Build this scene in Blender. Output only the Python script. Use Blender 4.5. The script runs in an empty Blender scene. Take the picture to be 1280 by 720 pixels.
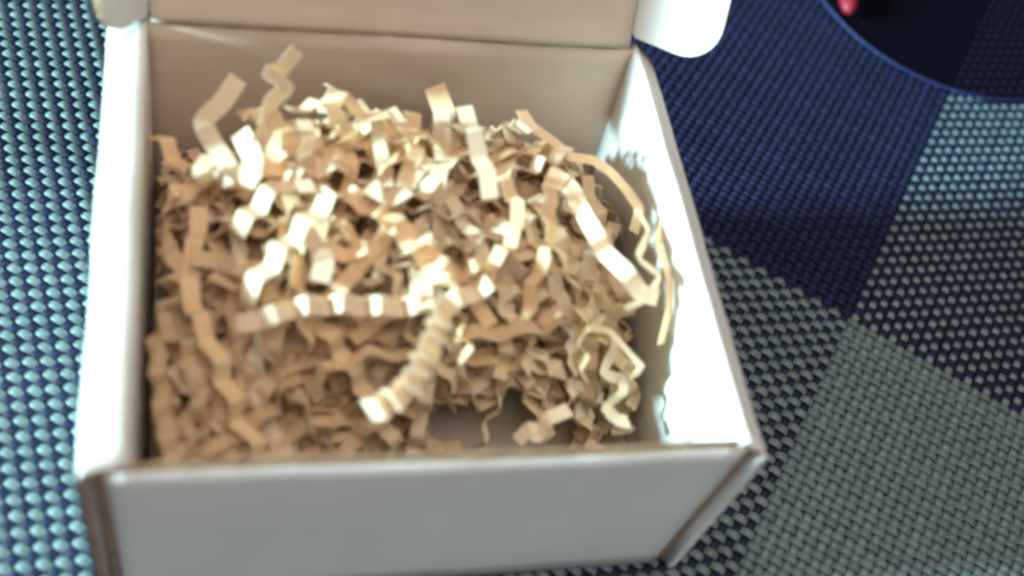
import bpy, bmesh, math, random
from mathutils import Vector, Matrix, noise

random.seed(11)
sc = bpy.context.scene
C = sc.collection
MM = 0.001

# ------------------------------------------------------------------ camera
CAM = Vector((0.01854922, -0.07416523, 0.20752429))
FWD = Vector((0.2540727, 0.54238498, -0.80079061)).normalized()
RGT = Vector((0.96718498, -0.14292364, 0.21006199)).normalized()
DWN = FWD.cross(RGT).normalized()
FPX = 1427.28
cam_data = bpy.data.cameras.new("camera")
cam = bpy.data.objects.new("camera", cam_data)
C.objects.link(cam)
cam.matrix_world = Matrix(((RGT.x, -DWN.x, -FWD.x, CAM.x),
                           (RGT.y, -DWN.y, -FWD.y, CAM.y),
                           (RGT.z, -DWN.z, -FWD.z, CAM.z),
                           (0, 0, 0, 1)))
cam_data.sensor_width = 36.0
cam_data.lens = FPX / 1280 * 36.0
cam_data.clip_start = 0.005
cam_data.clip_end = 20.0
cam_data.dof.use_dof = True
cam_data.dof.focus_distance = 0.255
cam_data.dof.aperture_fstop = 7.5
sc.camera = cam

# ------------------------------------------------------------------ light
world = bpy.data.worlds.new("World")
sc.world = world
world.use_nodes = True
bg = world.node_tree.nodes["Background"]
bg.inputs[0].default_value = (1.0, 0.97, 0.95, 1)
bg.inputs[1].default_value = 0.05

def lamp(name, loc, target, size, size_y, power, color):
    d = bpy.data.lights.new(name, 'AREA')
    d.shape = 'RECTANGLE'; d.size = size; d.size_y = size_y
    d.energy = power; d.color = color
    o = bpy.data.objects.new(name, d)
    C.objects.link(o)
    o.location = loc
    o.rotation_euler = (Vector(target) - Vector(loc)).to_track_quat('-Z', 'Y').to_euler()
    return o

ELEV = math.radians(15.6)
LD = 1.6
lamp("window_light", (0.05 - LD * math.cos(ELEV), 0.05 + 0.035, 0.03 + LD * math.sin(ELEV)), (0.05, 0.05, 0.03),
     0.11, 0.18, 114.0, (0.57, 0.95, 1.0))
lamp("front_fill", (-0.05, -0.95, 0.55), (0.05, 0.04, 0.02), 0.8, 0.6, 2.3, (1.0, 0.91, 0.92))  # added fill from the camera side, brightens the front wall; no actual fixture
lamp("overhead_fill", (0.10, -0.10, 1.30), (0.05, 0.05, 0.02), 0.9, 0.9, 12.0, (1.0, 0.89, 0.79))  # added warm fill from above to lift the paper and box interior

sc.view_settings.view_transform = 'Standard'
sc.view_settings.look = 'None'
sc.view_settings.exposure = 0.0
sc.view_settings.gamma = 1.0
sc.render.engine = 'CYCLES'
sc.cycles.use_denoising = True
sc.cycles.use_adaptive_sampling = True
sc.cycles.adaptive_threshold = 0.025
sc.cycles.pixel_filter_type = 'BLACKMAN_HARRIS'
sc.cycles.filter_width = 2.9
sc.cycles.max_bounces = 5
sc.cycles.diffuse_bounces = 4

# ------------------------------------------------------------------ helpers
def node(nt, typ, **kw):
    n = nt.nodes.new(typ)
    for k, v in kw.items():
        setattr(n, k, v)
    return n

def base_mat(name, color, rough=0.6, spec=0.4):
    m = bpy.data.materials.new(name); m.use_nodes = True
    b = m.node_tree.nodes["Principled BSDF"]
    b.inputs["Base Color"].default_value = (*color, 1)
    b.inputs["Roughness"].default_value = rough
    b.inputs["Specular IOR Level"].default_value = spec
    return m, m.node_tree, b

def mottled(name, c0, c1, scale, rough, spec=0.4, bump=0.0, bscale=None, objrand=0.0):
    m, nt, b = base_mat(name, c0, rough, spec)
    tc = node(nt, "ShaderNodeTexCoord")
    nz = node(nt, "ShaderNodeTexNoise")
    nz.inputs["Scale"].default_value = scale; nz.inputs["Detail"].default_value = 5
    nt.links.new(tc.outputs["Object"], nz.inputs["Vector"])
    rp = node(nt, "ShaderNodeValToRGB")
    rp.color_ramp.elements[0].color = (*c0, 1); rp.color_ramp.elements[1].color = (*c1, 1)
    rp.color_ramp.elements[0].position = 0.3; rp.color_ramp.elements[1].position = 0.7
    nt.links.new(nz.outputs["Fac"], rp.inputs["Fac"])
    out = rp.outputs["Color"]
    if objrand:
        oi = node(nt, "ShaderNodeObjectInfo")
        mr = node(nt, "ShaderNodeMapRange")
        mr.inputs["To Min"].default_value = 1 - objrand; mr.inputs["To Max"].default_value = 1 + objrand
        nt.links.new(oi.outputs["Random"], mr.inputs["Value"])
        hs = node(nt, "ShaderNodeHueSaturation")
        nt.links.new(out, hs.inputs["Color"]); nt.links.new(mr.outputs[0], hs.inputs["Value"])
        out = hs.outputs["Color"]
    nt.links.new(out, b.inputs["Base Color"])
    if bump:
        n2 = node(nt, "ShaderNodeTexNoise"); n2.inputs["Scale"].default_value = bscale or scale * 4
        n2.inputs["Detail"].default_value = 4
        nt.links.new(tc.outputs["Object"], n2.inputs["Vector"])
        bp = node(nt, "ShaderNodeBump"); bp.inputs["Strength"].default_value = bump
        bp.inputs["Distance"].default_value = 0.0003
        nt.links.new(n2.outputs["Fac"], bp.inputs["Height"])
        nt.links.new(bp.outputs["Normal"], b.inputs["Normal"])
    return m

M_WHITE = mottled("white_cardboard", (0.74, 0.735, 0.71), (0.80, 0.79, 0.765), 60, 0.55, 0.35, 0.25, 700)
def washboard(m, period_mm, dist):
    nt = m.node_tree; b = nt.nodes["Principled BSDF"]
    tc = node(nt, "ShaderNodeTexCoord"); wv = node(nt, "ShaderNodeTexWave")
    wv.bands_direction = 'X'; wv.inputs["Scale"].default_value = 0.314 / (period_mm * MM); wv.inputs["Distortion"].default_value = 0.6
    wv.inputs["Detail"].default_value = 1
    nt.links.new(tc.outputs["Object"], wv.inputs["Vector"])
    bp = node(nt, "ShaderNodeBump"); bp.inputs["Strength"].default_value = 0.5; bp.inputs["Distance"].default_value = dist
    nt.links.new(wv.outputs["Fac"], bp.inputs["Height"])
    old = b.inputs["Normal"].links[0].from_socket
    nt.links.new(old, bp.inputs["Normal"]); nt.links.new(bp.outputs["Normal"], b.inputs["Normal"])
washboard(M_WHITE, 2.3, 0.00004)
M_INNER = mottled("inner_cardboard", (0.56, 0.455, 0.37), (0.62, 0.51, 0.42), 60, 0.7, 0.25, 0.25, 700)
M_KRAFT = mottled("raw_cardboard_edge", (0.26, 0.17, 0.11), (0.40, 0.28, 0.19), 500, 0.85, 0.2, 0.4, 2500)
M_TABLE = mottled("table_surface", (0.05, 0.045, 0.04), (0.08, 0.07, 0.06), 30, 0.6)
M_NAVY = mottled("navy_vinyl", (0.006, 0.010, 0.038), (0.010, 0.015, 0.050), 900, 0.6, 0.22, 0.2, 4000, 0.25)
M_GREY = mottled("silver_vinyl", (0.10, 0.155, 0.165), (0.155, 0.215, 0.222), 900, 0.45, 0.4, 0.2, 4000, 0.12)

def paper_mat(name, c0, c1):
    m = mottled(name, c0, c1, 420, 0.85, 0.12, 0.25, 2500, 0.20)
    nt = m.node_tree; b = nt.nodes["Principled BSDF"]
    tr = node(nt, "ShaderNodeBsdfTranslucent"); tr.inputs["Color"].default_value = (0.93, 0.66, 0.40, 1)
    mx = node(nt, "ShaderNodeMixShader"); mx.inputs["Fac"].default_value = 0.36
    outn = nt.nodes["Material Output"]
    nt.links.new(b.outputs[0], mx.inputs[1]); nt.links.new(tr.outputs[0], mx.inputs[2])
    nt.links.new(mx.outputs[0], outn.inputs["Surface"])
    return m
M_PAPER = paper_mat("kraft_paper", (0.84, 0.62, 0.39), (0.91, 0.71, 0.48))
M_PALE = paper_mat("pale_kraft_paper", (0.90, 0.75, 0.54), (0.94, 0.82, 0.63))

def obj(name, mesh_or_bm, mats, parent=None, smooth=False):
    if isinstance(mesh_or_bm, bmesh.types.BMesh):
        me = bpy.data.meshes.new(name)
        bmesh.ops.recalc_face_normals(mesh_or_bm, faces=mesh_or_bm.faces)
        mesh_or_bm.to_mesh(me); mesh_or_bm.free()
    else:
        me = mesh_or_bm
    if not me.materials:
        for m in (mats if isinstance(mats, (list, tuple)) else [mats]):
            me.materials.append(m)
    if smooth:
        for p in me.polygons: p.use_smooth = True
    o = bpy.data.objects.new(name, me)
    C.objects.link(o)
    if parent is not None: o.parent = parent
    return o

def thing(name, label, cat, group=None, loc=(0, 0, 0)):
    o = bpy.data.objects.new(name, None); C.objects.link(o)
    o.location = loc; o.empty_display_size = 0.01
    tag(o, label, cat, group)
    return o

def tag(o, label, cat, group=None):
    o["label"] = label; o["category"] = cat
    if group: o["group"] = group

def at(px, py, z_mm):
    """a point of the place at height z seen at that spot of the photograph (used for measuring only)"""
    d = FWD + RGT * ((px - 640) / FPX) + DWN * ((py - 360) / FPX)
    t = (z_mm * MM - CAM.z) / d.z
    return (CAM + d * t) / MM

# ------------------------------------------------------------------ table and woven mat
bm = bmesh.new()
bmesh.ops.create_grid(bm, x_segments=1, y_segments=1, size=0.75)
tb = obj("table_top", bm, M_TABLE); tb.location = (0.1, 0.1, -0.0042); tb["kind"] = "structure"
tb["label"] = "dark table top under the woven mat"

TH = math.radians(-37.3)
WD = Vector((math.cos(TH), math.sin(TH), 0))
AD = Vector((-WD.y, WD.x, 0))
W0, WP = 99.6, 2.5          # warp strands: first pale one, pitch (mm)
A0, AP = 151.5, 2.14        # weft strands
I0, I1 = -92, 28
J0, J1 = -99, 88
ZMID = -1.30                # mid plane of the weave (mm); tops come to about z = 0

def strand_mesh(name, n0, n1, pitch, phase, hw, ht, amp, seg=6, prof=10):
    bm = bmesh.new()
    rings = []
    tot = (n1 - n0) * seg
    rnd = random.Random(name)
    for k in range(tot + 1):
        s = n0 + k / seg
        c = math.cos(math.pi * s)
        zz = phase * amp * (1.0 if c >= 0 else -1.0) * abs(c) ** 0.8
        wob = 0.10 * noise.noise(Vector((s * 0.53, phase * 3.1, n0)))
        f = 1 + 0.10 * (zz / amp) + 0.10 * noise.noise(Vector((s * 0.9, 7.7, phase)))
        zz += 0.05 * noise.noise(Vector((s * 0.8, 21.3, phase)))
        ring = []
        for q in range(prof):
            a = 2 * math.pi * q / prof
            ring.append(bm.verts.new((s * pitch * MM, (hw * f * math.copysign(abs(math.cos(a)) ** .8, math.cos(a)) + wob) * MM, (zz + ht * math.copysign(abs(math.sin(a)) ** .8, math.sin(a))) * MM)))
        rings.append(ring)
    for r0, r1 in zip(rings, rings[1:]):
        for q in range(prof):
            bm.faces.new((r0[q], r0[(q + 1) % prof], r1[(q + 1) % prof], r1[q]))
    bm.faces.new(rings[0]); bm.faces.new(rings[-1])
    bmesh.ops.recalc_face_normals(bm, faces=bm.faces)
    me = bpy.data.meshes.new(name); bm.to_mesh(me); bm.free()
    for p in me.polygons: p.use_smooth = True
    return me

mat_root = thing("woven_placemat", "woven vinyl placemat with navy and silver grey colour blocks under the box", "placemat",
                 loc=(0.1, 0.1, ZMID * MM))
AMP = 0.50
weft_me, warp_me = {}, {}
for ph in (1, -1):
    for cn, m in (("navy", M_NAVY), ("grey", M_GREY)):
        me = strand_mesh("weft_strand", I0 - 7, I1 + 7, WP, ph, 0.92, 0.38, AMP); me.materials.append(m); weft_me[ph, cn] = me
        me = strand_mesh("warp_strand", J0 - 7, J1 + 7, AP, ph, 0.86, 0.36, AMP * 0.84); me.materials.append(m); warp_me[ph, cn] = me
rm = Vector((0.1, 0.1, 0))
for j in range(J0, J1 + 1):
    # weft over at even i+j
    ph = 1 if j % 2 == 0 else -1
    o = obj("weft_strand", weft_me[ph, "navy" if j >= -1 else "grey"], None, mat_root)
    pos = (AD * (A0 + AP * j) + WD * W0) * MM - rm
    o.location = pos + Vector((0, 0, random.uniform(-.03, .03) * MM)) + AD * random.uniform(-.08, .08) * MM + WD * (2 * WP * random.randint(-1, 1) * MM)
    o.rotation_euler = (random.uniform(-.06, .06), 0, TH)
for i in range(I0, I1 + 1):
    ph = -1 if i % 2 == 0 else 1
    o = obj("warp_strand", warp_me[ph, "navy" if i < 0 else "grey"], None, mat_root)
    pos = (AD * A0 + WD * (W0 + WP * i)) * MM - rm
    o.location = pos + Vector((0, 0, random.uniform(-.03, .03) * MM)) + WD * random.uniform(-.09, .09) * MM + AD * (2 * AP * random.randint(-1, 1) * MM)
    o.rotation_euler = (random.uniform(-.06, .06), 0, TH + math.pi / 2)

# ------------------------------------------------------------------ box
BW, BD, BH = 108.0, 92.5, 52.0
YB0 = 86.0                                   # the back wall leans out towards its top
def yback(z): return YB0 + (BD - YB0) * z / BH
T = 1.6
box = thing("cardboard_box", "small open white corrugated cardboard box with its lid raised, full of crinkled paper", "box")

def boxmesh(bm, p0, p1, mi=0):
    x0, y0, z0 = p0; x1, y1, z1 = p1
    v = [bm.verts.new((x * MM, y * MM, z * MM)) for x in (x0, x1) for y in (y0, y1) for z in (z0, z1)]
    fs = []
    for f in ((0, 1, 3, 2), (4, 6, 7, 5), (0, 4, 5, 1), (2, 3, 7, 6), (0, 2, 6, 4), (1, 5, 7, 3)):
        fc = bm.faces.new([v[k] for k in f]); fc.material_index = mi; fs.append(fc)
    return fs

def wob(x, y, z, amp=0.25, sc_=0.06):
    p = Vector((x, y, z)) * sc_
    return Vector((noise.noise(p), noise.noise(p + Vector((17, 3, 5))), noise.noise(p + Vector((5, 29, 11))))) * amp

# ---- rolled side walls: an upside-down U of board, run from front to back
def arc(cx, cz, r, a0, a1, n):
    return [(cx + r * math.cos(math.radians(a0 + (a1 - a0) * k / n)), cz + r * math.sin(math.radians(a0 + (a1 - a0) * k / n))) for k in range(n + 1)]

def side_wall(xo, xi, ztop_o, ztop_i, yf_o, yf_i, name, white_end=False):
    """xo: outer face x, xi: inner face x; ztop: rim height at both; yf: front end of outer and inner leg"""
    s = 1 if xi > xo else -1
    def prof(off):
        # offset inwards by off from the outer skin
        ox, ix = xo + s * off, xi - s * off
        r = 1.3 - off * 0.6
        zo, zi = ztop_o - off, ztop_i - off
        pts = [(ox, 0.05), (ox, zo * 0.35), (ox, zo * 0.7), (ox, zo - r)]
        for a in (150, 120, 95):
            pts.append((ox + s * r * (1 + math.cos(math.radians(a))), zo - r + r * math.sin(math.radians(a))))
        for k in (0.33, 0.66):
            pts.append((ox + (ix - ox) * k, zo + (zi - zo) * k + 0.1))
        for a in (85, 60, 30):
            pts.append((ix - s * r * (1 - math.cos(math.radians(a))), zi - r + r * math.sin(math.radians(a))))
        pts += [(ix, zi - r), (ix, zi * 0.7), (ix, zi * 0.35), (ix, 1.8)]
        return pts
    po, pi = prof(0.0), prof(T)
    n = len(po)
    bm = bmesh.new()
    NY = 26
    rows = []
    for k in range(NY + 1):
        t = k / NY
        row = []
        for ring in (po, pi):
            for q, (x, z) in enumerate(ring):
                u = q / (n - 1)
                yf = yf_o + (yf_i - yf_o) * min(1, max(0, (u - .35) / .3))
                yb = yback(z) - 0.3
                yy = yf + (yb - yf) * t
                d = wob(x * 0.6, yy, z, 0.45, 0.045) + wob(x, yy, z, 0.12, 0.3)
                if t in (0, 1): d.y += noise.noise(Vector((x * 0.8, z * 0.5, t * 9))) * 0.35
                row.append(bm.verts.new(((x + d.x) * MM, (yy + (d.y if t in (0, 1) else 0)) * MM, (z + d.z * (z / BH)) * MM)))
        rows.append(row)
    for k in range(NY):
        a, b = rows[k], rows[k + 1]
        for q in range(n - 1):
            f = bm.faces.new((a[q], a[q + 1], b[q + 1], b[q])); f.material_index = 0; f.smooth = True
            f = bm.faces.new((a[n + q], b[n + q], b[n + q + 1], a[n + q + 1])); f.material_index = 0; f.smooth = True
        for q in (0, n - 1):
            f = bm.faces.new((a[q], b[q], b[n + q], a[n + q])); f.material_index = 1
    for row in (rows[0], rows[-1]):
        for q in range(n - 1):
            f = bm.faces.new((row[q], row[q + 1], row[n + q + 1], row[n + q])); f.material_index = 0 if (white_end and q < 6) else 1
    return obj(name, bm, [M_WHITE, M_KRAFT], box)

side_wall(0.0, 7.0, 51.8, 52.0, -0.6, 0.6, "side_wall")
side_wall(BW, 102.4, 49.0, 52.0, -0.9, 0.4, "side_wall", True)

# ---- flat corrugated panels: two liners with a fluted sheet between them
def panel(name, xs, y_of, z_of, parent, nx=30, nz=10, thick=T, flute=True, wob_amp=0.2, skins=(0, 2)):
    """panel spanned by x (xs) and a running coordinate v in 0..1; y_of(x,v), z_of(x,v) give its outer skin; thickness along +Y"""
    bm = bmesh.new()
    def sheet(off0, off1, mo, mi_, me_):
        g0, g1 = [], []
        for k in range(nz + 1):
            v = k / nz; r0, r1 = [], []
            for q in range(nx + 1):
                x = xs[0] + (xs[1] - xs[0]) * q / nx
                y, z = y_of(x, v), z_of(x, v)
                d = wob(x, 40 + y, z, wob_amp, 0.05)
                e = 0.0
                if k == nz: e = 0.28 * noise.noise(Vector((x * 0.9, off0 * 7, z))) + 0.18 * noise.noise(Vector((x * 3.1, off0 * 3, z)))
                r0.append(bm.verts.new((x * MM, (y + off0 + d.y) * MM, (z + e) * MM)))
                r1.append(bm.verts.new((x * MM, (y + off1 + d.y) * MM, (z + e) * MM)))
            g0.append(r0); g1.append(r1)
        for k in range(nz):
            for q in range(nx):
                f = bm.faces.new((g0[k][q], g0[k][q + 1], g0[k + 1][q + 1], g0[k + 1][q])); f.material_index = mo; f.smooth = True
                f = bm.faces.new((g1[k][q], g1[k + 1][q], g1[k + 1][q + 1], g1[k][q + 1])); f.material_index = mi_; f.smooth = True
        for q in range(nx):
            for k in (0, nz):
                f = bm.faces.new((g0[k][q], g0[k][q + 1], g1[k][q + 1], g1[k][q])); f.material_index = me_
        for k in range(nz):
            for q in (0, nx):
                f = bm.faces.new((g0[k][q], g0[k + 1][q], g1[k + 1][q], g1[k][q])); f.material_index = me_
    L = 0.34
    sheet(0, L, skins[0], 1, 1)
    sheet(thick - L, thick, 1, skins[1], 1)
    o = obj(name, bm, [M_WHITE, M_KRAFT, M_INNER], parent)
    if flute:
        bm = bmesh.new()
        n = int((xs[1] - xs[0]) / 0.3)
        prev = None
        for q in range(n + 1):
            x = xs[0] + 0.15 + (xs[1] - xs[0] - 0.3) * q / n
            a = (thick - 2 * L - 0.12) / 2 * math.sin(2 * math.pi * x / 2.3)
            col = []
            for v in (0.01, 0.5, 0.993):
                y, z = y_of(x, v), z_of(x, v)
                d = wob(x, 40 + y, z, wob_amp, 0.05)
                for w in (-0.05, 0.05):
                    col.append(bm.verts.new((x * MM, (y + thick / 2 + a + w + d.y) * MM, (z - (0.12 if v > .9 else 0)) * MM)))
            if prev:
                for (i, j_) in ((0, 2), (2, 4), (1, 3), (3, 5)):
                    bm.faces.new((prev[i], prev[j_], col[j_], col[i]))
                bm.faces.new((prev[4], prev[5], col[5], col[4]))
            prev = col
        obj("fluting", bm, M_KRAFT, o, True)
    return o

front = panel("front_wall", (3.9, 103.4), lambda x, v: 0.0, lambda x, v: 0.1 + (51.0 - 0.5 * math.sin(math.pi * (x - 4) / 98)) * v, box)
# the front wall's own flap, tucked inside each side wall
for (x0, x1) in ((2.1, 3.5), (104.7, 106.0)):
    bm = bmesh.new(); boxmesh(bm, (x0, 0.9, 0.4), (x1, 22, 49.2), 1)
    obj("tucked_flap", bm, [M_WHITE, M_KRAFT], box)
back = panel("back_wall", (6.2, 103.0), lambda x, v: yback(BH * v) - T, lambda x, v: 0.1 + (BH - 0.6) * v, box, nz=12, skins=(2, 0))
bm = bmesh.new(); boxmesh(bm, (1.7, 0.9, 0.15), (BW - 1.7, YB0 - 1.0, 1.65))
obj("base_panel", bm, M_INNER, box)

# ---- lid: hinged on the back wall, leaning back, with its side ears and front tuck flap
LEAN = math.radians(23)
LN = Vector((0, math.sin(LEAN), math.cos(LEAN)))       # up along the lid
LB = Vector((0, math.cos(LEAN), -math.sin(LEAN)))      # out of its back
def lid_pt(x, v, d=0.0):
    return Vector((x, BD - T, BH - 0.2)) + LN * v + LB * d

def slab_from_outline(name, pts, frame, thick, parent, mats=(0, 1), nrm_wob=0.0):
    """pts: 2-D outline (u,v); frame(u,v,d)->Vector mm"""
    bm = bmesh.new()
    a = [bm.verts.new(frame(u, v, 0) * MM) for u, v in pts]
    b = [bm.verts.new(frame(u, v, thick) * MM) for u, v in pts]
    f = bm.faces.new(a); f.material_index = 0
    f = bm.faces.new(b); f.material_index = 0
    n = len(pts)
    for k in range(n):
        f = bm.faces.new((a[k], a[(k + 1) % n], b[(k + 1) % n], b[k])); f.material_index = 1
    return obj(name, bm, [M_WHITE, M_KRAFT], parent)

def lid_grid():
    bm = bmesh.new()
    nx, nv = 24, 24
    rows = []
    for layer in (0, 1):
        g = []
        for k in range(nv + 1):
            v = 92.0 * (k / nv) ** 1.3
            r = []
            for q in range(nx + 1):
                x = 7.6 + (101.6 - 7.6) * q / nx
                crease = 0.55 * math.exp(-((v - 1.2) / 1.1) ** 2) * (1 - layer)      # soft ridge along the hinge
                d = wob(x, v, 9, 0.5, 0.03)
                p = lid_pt(x, v, layer * T - crease + d.y)
                r.append(bm.verts.new(p * MM))
            g.append(r)
        rows.append(g)
    for layer in (0, 1):
        for k in range(nv):
            for q in range(nx):
                f = bm.faces.new((rows[layer][k][q], rows[layer][k][q + 1], rows[layer][k + 1][q + 1], rows[layer][k + 1][q])); f.smooth = True; f.material_index = 0 if layer else 2
    for k in range(nv):
        for q in (0, nx):
            f = bm.faces.new((rows[0][k][q], rows[0][k + 1][q], rows[1][k + 1][q], rows[1][k][q])); f.material_index = 1
    for q in range(nx):
        for k in (0, nv):
            f = bm.faces.new((rows[0][k][q], rows[0][k][q + 1], rows[1][k][q + 1], rows[1][k][q])); f.material_index = 1
    return bm
lid = obj("lid", lid_grid(), [M_WHITE, M_KRAFT, M_INNER], box)

def ear_outline(wd, v0, v1, r):
    pts = [(0, v0 + 0.8), (0.8, v0)]
    for k in range(9):
        a = math.radians(-90 + 90 * k / 8); pts.append((wd - r + r * math.cos(a), v0 + r * 1.0 + r * math.sin(a) - 1.2 * 0))
    for k in range(9):
        a = math.radians(90 * k / 8); pts.append((wd - r + r * math.cos(a), v1 - r + r * math.sin(a)))
    pts += [(0, v1)]
    return pts
def ear(side, fold, wd, v0, droop, name="side_flap"):
    # hinge at x of the lid's side edge; folds forward by `fold` degrees from the lid plane
    xh = 101.8 if side > 0 else 7.4
    f = math.radians(fold)
    U = Vector((side * math.cos(f), 0, 0)) - LB * math.sin(f)
    N = U.cross(LN) * side
    def frame(u, v, d):
        curl = 0.010 * u * u * 0
        vv = v - droop * u
        return lid_pt(xh, 0, T * .4) + U * (u + 0.15) + LN * vv + N * (-d)
    pts = ear_outline(wd, v0, 84.0, 8.5)
    return slab_from_outline(name, pts, frame, T, lid)
ear(1, 38, 18.2, 2.4, 0.10)
ear(-1, 66, 17.0, 1.3, 0.0)
# front tuck flap, at the lid's far edge, bent towards the viewer
tw = math.radians(70)
TU = LN * math.cos(tw) - LB * math.sin(tw)
TB = LB * math.cos(tw) + LN * math.sin(tw)
slab_from_outline("tuck_flap", [(9, 0.1), (100, 0.1), (96, 24), (88, 30), (21, 30), (13, 24)],
                  lambda u, v, d: lid_pt(u, 92.4, 0) + TU * v + TB * d, T, lid)

# ------------------------------------------------------------------ crinkled paper
def clampbox(p):
    p = p.copy()
    p.x = min(max(p.x, 7.9), 101.6)
    p.z = max(p.z, 2.2)
    yb = yback(min(p.z, BH)) - T - 0.9
    p.y = min(max(p.y, 2.6), yb)
    return p

def ribbon(bm, pts, wdirs, width, thick=0.13):
    rings = []
    n = len(pts)
    for k in range(n):
        t = (pts[min(k + 1, n - 1)] - pts[max(k - 1, 0)])
        if t.length < 1e-6: t = Vector((1, 0, 0))
        t.normalize()
        w = wdirs[k] - t * wdirs[k].dot(t)
        if w.length < 1e-6: w = t.orthogonal()
        w.normalize()
        nn = t.cross(w)
        a = w * (width / 2); b = nn * (thick / 2)
        rings.append([bm.verts.new((pts[k] + q) * MM) for q in (a + b, -a + b, -a - b, a - b)])
    for r0, r1 in zip(rings, rings[1:]):
        for q in range(4):
            bm.faces.new((r0[q], r0[(q + 1) % 4], r1[(q + 1) % 4], r1[q]))
    bm.faces.new(rings[0]); bm.faces.new(rings[-1])

def soften(folds, r=0.15):
    """round each fold a little so creases are bends rather than knife edges"""
    out = [folds[0]]
    for a, b, c in zip(folds, folds[1:], folds[2:]):
        out.append(b + (a - b) * r); out.append(b * (1 - r * .55) + (a + c) * 0.5 * (r * .55)); out.append(b + (c - b) * r)
    out.append(folds[-1])
    return out

def mound(x, y):
    g = math.exp(-(((x - 54) / 43) ** 4 + ((y - 52) / 30) ** 4) * 0.9)
    base = 14 + 17 * math.exp(-((x - 10) / 26) ** 2) * (1 - 0.45 * max(0, min(1, (y - 50) / 25))) + 4 * (y / 86)
    base -= 11 * max(0, min(1, (x - 38) / 26)) * max(0, min(1, (40 - y) / 20))
    return base + (46.0 - base) * g + 8.5 * math.exp(-((x - 42) / (24 if x > 42 else 15)) ** 2 - ((y - 69) / 9) ** 2) + 6 * math.exp(-((x - 85) / 11) ** 2 - ((y - 63) / 10) ** 2)

def crinkle(bm, path, zig, amp, width, rnd, pitch=3.1, clamp=True):
    """zigzag-folded strip following `path` (list of Vectors, mm); zig(k) is the fold direction"""
    # resample
    segs = [(b - a).length for a, b in zip(path, path[1:])]
    tot = sum(segs); n = max(4, int(tot / pitch))
    folds, ws = [], []
    for k in range(n + 1):
        s = tot * k / n; i = 0
        while i < len(segs) - 1 and s > segs[i]: s -= segs[i]; i += 1
        p = path[i].lerp(path[i + 1], min(1, s / max(segs[i], 1e-6)))
        t = (path[i + 1] - path[i]).normalized()
        z = zig(k / n); z = (z - t * z.dot(t)).normalized()
        p = p + z * amp * (1 if k % 2 else -1) * rnd.uniform(.65, 1.25) + t * rnd.uniform(-.5, .5)
        if clamp: p = clampbox(p)
        folds.append(p); ws.append(t.cross(z))
    pts = soften(folds)
    wd = []
    for k in range(len(pts)):
        wd.append(ws[min(len(ws) - 1, max(0, int(round(k / max(1, len(pts) - 1) * (len(ws) - 1)))))])
    ribbon(bm, pts, wd, width)

def random_path(rnd, x, y, dz, length, spread=1.0):
    ang = rnd.uniform(0, 2 * math.pi); bend = rnd.gauss(0, 0.20)
    slope = rnd.gauss(0, 0.22) * spread
    pts = []; step = 3.0; n = int(length / step)
    px, py = x, y
    zoff = dz
    for k in range(n + 1):
        z = mound(px, py) + zoff
        pts.append(Vector((px, py, z)))
        ang += bend * 0.5 + rnd.gauss(0, .14)
        nx, ny = px + math.cos(ang) * step, py + math.sin(ang) * step
        if k > 3 and nx > 58 and ny < 24: break
        if not (9 < nx < 100.5): ang = math.pi - ang; nx = px + math.cos(ang) * step
        if not (4.5 < ny < 84): ang = -ang; ny = py + math.sin(ang) * step
        px, py = min(max(nx, 9), 100.5), min(max(ny, 4), 84)
        zoff += slope * step * 0.35
        zoff = min(max(zoff, -9), 6)
    return pts

def random_strip(bm, rnd, dz_lo, dz_hi):
    while True:
        x, y = rnd.uniform(9, 100), rnd.uniform(5, 83)
        if not (x > 56 and y < 28 and rnd.random() < 0.96): break
    path = random_path(rnd, x, y, rnd.uniform(dz_lo, dz_hi), rnd.uniform(26, 80))
    roll = rnd.uniform(-0.9, 0.9); tw = rnd.gauss(0, .5)
    def zig(u):
        a = roll + tw * u
        return Vector((math.sin(a) * math.cos(3 * roll), math.sin(a) * math.sin(3 * roll), math.cos(a)))
    crinkle(bm, path, zig, rnd.uniform(1.0, 1.7), rnd.uniform(2.4, 3.3), rnd, rnd.uniform(2.7, 4.3))

# deep layers, seen only through gaps
rnd = random.Random(5)
bm = bmesh.new()
for k in range(200):
    random_strip(bm, rnd, -22, -10)
fill = obj("paper_shred_fill", bm, M_PAPER); fill["kind"] = "stuff"
tag(fill, "deep tangle of brown paper shreds seen through gaps in the box", "paper shred")

# the strips one can see, each one a thing
GRP = "crinkled paper strips in the box"
for k in range(135):
    bm = bmesh.new()
    random_strip(bm, rnd, -8.5, 3.2)
    o = obj("paper_strip", bm, M_PALE if rnd.random() < 0.33 else M_PAPER)
    c = Vector((0, 0, 0))
    for v in o.data.vertices: c += v.co
    c /= len(o.data.vertices) * MM
    if c.y > 62: zone = "at the back of the heap, near the box's back wall"
    elif c.x < 30: zone = "in the shade beside the box's left wall"
    elif c.y < 27: zone = "in the shaded front of the box, behind its front wall"
    elif c.x > 74: zone = "at the right of the heap, near the bright right wall"
    else: zone = "in the brightly lit middle of the heap"
    tag(o, "tan crinkled paper strip " + zone, "paper strip", GRP)

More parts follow.
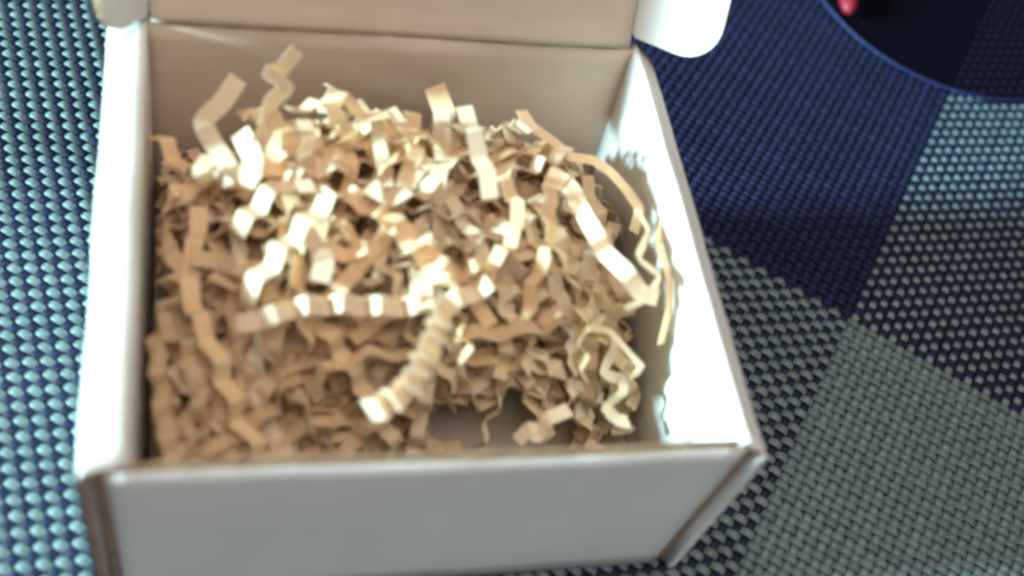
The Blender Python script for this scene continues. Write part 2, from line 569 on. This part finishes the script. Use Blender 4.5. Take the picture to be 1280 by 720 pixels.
# strips that stand out, laid fold by fold
VIEW = FWD
def folded(px_pts, label, width=3.2, mode="flat", mat=None, tilt=0.0):
    P = [at(*q) for q in px_pts]
    pts = soften(P, 0.2)
    wd = []
    for k in range(len(pts)):
        t = (pts[min(k + 1, len(pts) - 1)] - pts[max(k - 1, 0)]).normalized()
        flat = t.cross(VIEW).normalized()
        if mode == "flat": w = flat + VIEW * tilt
        else: w = VIEW + flat * tilt
        wd.append(w)
    bm = bmesh.new(); ribbon(bm, pts, wd, width)
    o = obj("paper_strip", bm, mat or M_PALE)
    tag(o, label, "paper strip", GRP)
    return o
def zigzag(px_pts, label, amp, pitch, zdir, width=3.2, mat=None, seed=1):
    P = [at(*q) for q in px_pts]
    bm = bmesh.new()
    crinkle(bm, P, lambda u: Vector(zdir), amp, width, random.Random(seed), pitch)
    o = obj("paper_strip", bm, mat or M_PALE)
    tag(o, label, "paper strip", GRP)
    return o

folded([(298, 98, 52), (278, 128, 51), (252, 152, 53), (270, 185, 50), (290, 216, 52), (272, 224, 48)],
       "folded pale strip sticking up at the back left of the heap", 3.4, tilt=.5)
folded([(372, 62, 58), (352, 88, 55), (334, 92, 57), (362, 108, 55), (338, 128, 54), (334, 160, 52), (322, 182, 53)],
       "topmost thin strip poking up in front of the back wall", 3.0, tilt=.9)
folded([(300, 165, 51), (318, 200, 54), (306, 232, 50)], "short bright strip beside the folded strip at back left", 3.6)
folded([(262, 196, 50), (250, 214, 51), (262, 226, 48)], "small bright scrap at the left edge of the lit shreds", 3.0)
folded([(543, 108, 46), (556, 142, 44), (568, 172, 42)], "plain flat strip standing upright before the middle of the back wall", 4.2, mat=M_PAPER)
folded([(652, 138, 46), (664, 158, 46), (690, 176, 45), (712, 196, 43), (742, 200, 43), (764, 216, 42), (784, 238, 40), (800, 262, 42), (792, 290, 40)],
       "long grey-white strip curling from the back towards the right wall", 2.7, tilt=.9, mat=M_PAPER)
folded([(688, 214, 47), (716, 238, 49), (722, 254, 47), (746, 296, 50), (756, 316, 47), (784, 342, 50), (800, 366, 46), (822, 372, 45)],
       "brightest wide strip running down the right side of the heap", 3.2)
folded([(796, 262, 45), (812, 290, 44), (796, 322, 46), (826, 346, 45), (806, 376, 44), (782, 386, 42)],
       "thin wavy strip edge on against the right wall", 2.6, mode="edge", tilt=.5)
folded([(824, 240, 44), (830, 275, 43), (822, 305, 45), (838, 350, 44), (836, 390, 41), (826, 430, 36)],
       "outermost wavy strip touching the bright right wall", 2.6, mode="edge", tilt=.6, mat=M_PAPER)
folded([(724, 410, 36), (760, 412, 36), (782, 436, 35), (802, 458, 34), (792, 472, 30)],
       "thin bent strip arching above the zigzag strip at front right", 2.6, mode="edge", tilt=.5)
folded([(768, 436, 30), (752, 468, 31), (780, 474, 28), (778, 492, 30), (758, 508, 27), (768, 524, 29), (786, 528, 26)],
       "pale zigzag strip hanging in the front right corner", 2.8, mode="edge", tilt=.7)
folded([(646, 552, 26), (664, 534, 28), (672, 548, 25), (682, 524, 28), (712, 512, 27)],
       "small pale scrap just behind the front wall", 2.8, tilt=.6)
folded([(296, 404, 45.8), (318, 402, 43.3), (345, 392, 46.8), (366, 386, 43.8), (384, 380, 47.3), (408, 384, 43.8), (428, 377, 47.8), (452, 384, 44.3), (476, 380, 47.8), (500, 386, 44.8),
        (524, 378, 48.3), (548, 384, 44.8), (574, 372, 47.8), (594, 366, 45.8), (612, 352, 49.8)],
       "long strip with a row of bright square folds across the middle", 3.2, tilt=.1)
folded([(522, 312, 47), (526, 352, 46), (528, 386, 48)], "flat upright strip above the row of bright squares", 3.8)
folded([(598, 316, 46), (610, 340, 48), (602, 360, 45), (576, 372, 46)], "bent strip right of the flat upright strip", 3.0)
zigzag([(562, 372, 51.5), (540, 430, 50.5), (512, 486, 48), (462, 516, 45)], "tightly pleated pale strip pointing towards the front wall", 1.25, 1.5, (0.5, -0.3, 0.75), 4.2, seed=4)
zigzag([(420, 104, 50), (416, 140, 49), (440, 190, 49)], "pleated cream strip rising at the back centre left", 1.2, 2.3, (0.4, -.3, .8), 3.8, seed=6)
folded([(380, 150, 52), (388, 178, 53), (374, 210, 50), (384, 240, 52)], "narrow strip with a dark shadow line behind it at upper left", 2.8, tilt=.7)
zigzag([(292, 290, 47), (330, 250, 49), (372, 214, 51), (436, 206, 50)], "bright crumpled strip crossing the upper left of the heap", 1.5, 3.0, (0, .2, 1), 3.4, seed=8)
zigzag([(304, 372, 46), (338, 330, 49), (372, 290, 50), (404, 250, 51), (432, 240, 50)], "bright pleated strip left of the middle, above the square folds", 1.6, 3.2, (-.3, .1, 1), 3.6, seed=9)
zigzag([(400, 350, 48), (410, 312, 50), (380, 290, 51), (340, 318, 49)], "curled pale strip forming a loop left of the middle", 1.0, 3.0, (0, 0, 1), 3.4, seed=10)
zigzag([(455, 230, 50), (478, 246, 52), (505, 248, 51), (540, 232, 49)], "strip with two bright folds above the middle", 1.5, 3.3, (-.5, 0, 1), 3.2, seed=12)
zigzag([(590, 214, 48), (612, 206, 49), (634, 208, 48), (652, 222, 46)], "short pleated strip with two bright ridges right of centre back", 1.5, 2.4, (-.3, 0, 1), 3.0, seed=13)
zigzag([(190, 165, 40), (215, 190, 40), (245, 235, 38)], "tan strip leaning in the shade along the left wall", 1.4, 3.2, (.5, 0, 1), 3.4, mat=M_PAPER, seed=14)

# ------------------------------------------------------------------ the round tinted thing at the top right
M_TINT, nt, b = base_mat("smoky_plastic", (0.02, 0.02, 0.03), 0.15, 0.3)
tr = node(nt, "ShaderNodeBsdfTransparent"); tr.inputs["Color"].default_value = (0.56, 0.52, 0.62, 1)
mx = node(nt, "ShaderNodeMixShader"); mx.inputs["Fac"].default_value = 0.12
nt.links.new(tr.outputs[0], mx.inputs[1]); nt.links.new(b.outputs[0], mx.inputs[2])
nt.links.new(mx.outputs[0], nt.nodes["Material Output"].inputs["Surface"])
M_BLUE, nt, b = base_mat("blue_plastic", (0.012, 0.018, 0.095), 0.6, 0.4)
M_RED, nt, b = base_mat("red_plastic", (0.26, 0.015, 0.035), 0.45, 0.3)

# circle through three points of the arc on the mat
a3, b3, c3 = at(1058, 28, 2), at(1155, 94, 2), at(1280, 121, 2)
def circ(a, b_, c):
    ax, ay, bx, by, cx, cy = a.x, a.y, b_.x, b_.y, c.x, c.y
    d = 2 * (ax * (by - cy) + bx * (cy - ay) + cx * (ay - by))
    ux = ((ax * ax + ay * ay) * (by - cy) + (bx * bx + by * by) * (cy - ay) + (cx * cx + cy * cy) * (ay - by)) / d
    uy = ((ax * ax + ay * ay) * (cx - bx) + (bx * bx + by * by) * (ax - cx) + (cx * cx + cy * cy) * (bx - ax)) / d
    return Vector((ux, uy, 0)), math.hypot(ax - ux, ay - uy)
cc, RR = circ(a3, b3, c3)
plate = thing("tinted_disc", "dark see-through round disc with thin blue rim and red tab, lying on the placemat", "disc", loc=(cc.x * MM, cc.y * MM, 0))
bm = bmesh.new()
bmesh.ops.create_cone(bm, cap_ends=True, segments=96, radius1=RR * MM, radius2=RR * MM, depth=1.0 * MM)
for v in bm.verts: v.co.z += 1.0 * MM
obj("tinted_sheet", bm, M_TINT, plate)
bm = bmesh.new()
N, Mn = 128, 10
rings = []
for k in range(N):
    a = 2 * math.pi * k / N
    rings.append([bm.verts.new((((RR + 0.2) + 0.42 * math.cos(2 * math.pi * q / Mn)) * math.cos(a) * MM, ((RR + 0.2) + 0.42 * math.cos(2 * math.pi * q / Mn)) * math.sin(a) * MM, (0.95 + 0.42 * math.sin(2 * math.pi * q / Mn)) * MM)) for q in range(Mn)])
for k in range(N):
    r0, r1 = rings[k], rings[(k + 1) % N]
    for q in range(Mn): bm.faces.new((r0[q], r0[(q + 1) % Mn], r1[(q + 1) % Mn], r1[q]))
obj("rim", bm, M_BLUE, plate, True)
tabp = at(1062, 18, 3.4) - cc
t2 = at(1052, -90, 5) - cc
bm = bmesh.new()
rings = []
n = 18
for k in range(n + 1):
    u = k / n
    p = tabp.lerp(t2, u)
    r = 2.7 * math.sqrt(max(0, 1 - (1 - min(1, u / 0.16)) ** 2)) * (1 if u < .84 else math.sqrt(max(0.0, 1 - ((u - .84) / .16) ** 2))) + 0.02
    d = (t2 - tabp).normalized(); s = d.cross(Vector((0, 0, 1))).normalized(); w = s.cross(d)
    rings.append([bm.verts.new((p + s * r * math.cos(2 * math.pi * q / 14) + w * r * .9 * math.sin(2 * math.pi * q / 14)) * MM) for q in range(14)])
for r0, r1 in zip(rings, rings[1:]):
    for q in range(14): bm.faces.new((r0[q], r0[(q + 1) % 14], r1[(q + 1) % 14], r1[q]))
bm.faces.new(rings[0]); bm.faces.new(rings[-1])
obj("tab", bm, M_RED, plate, True)
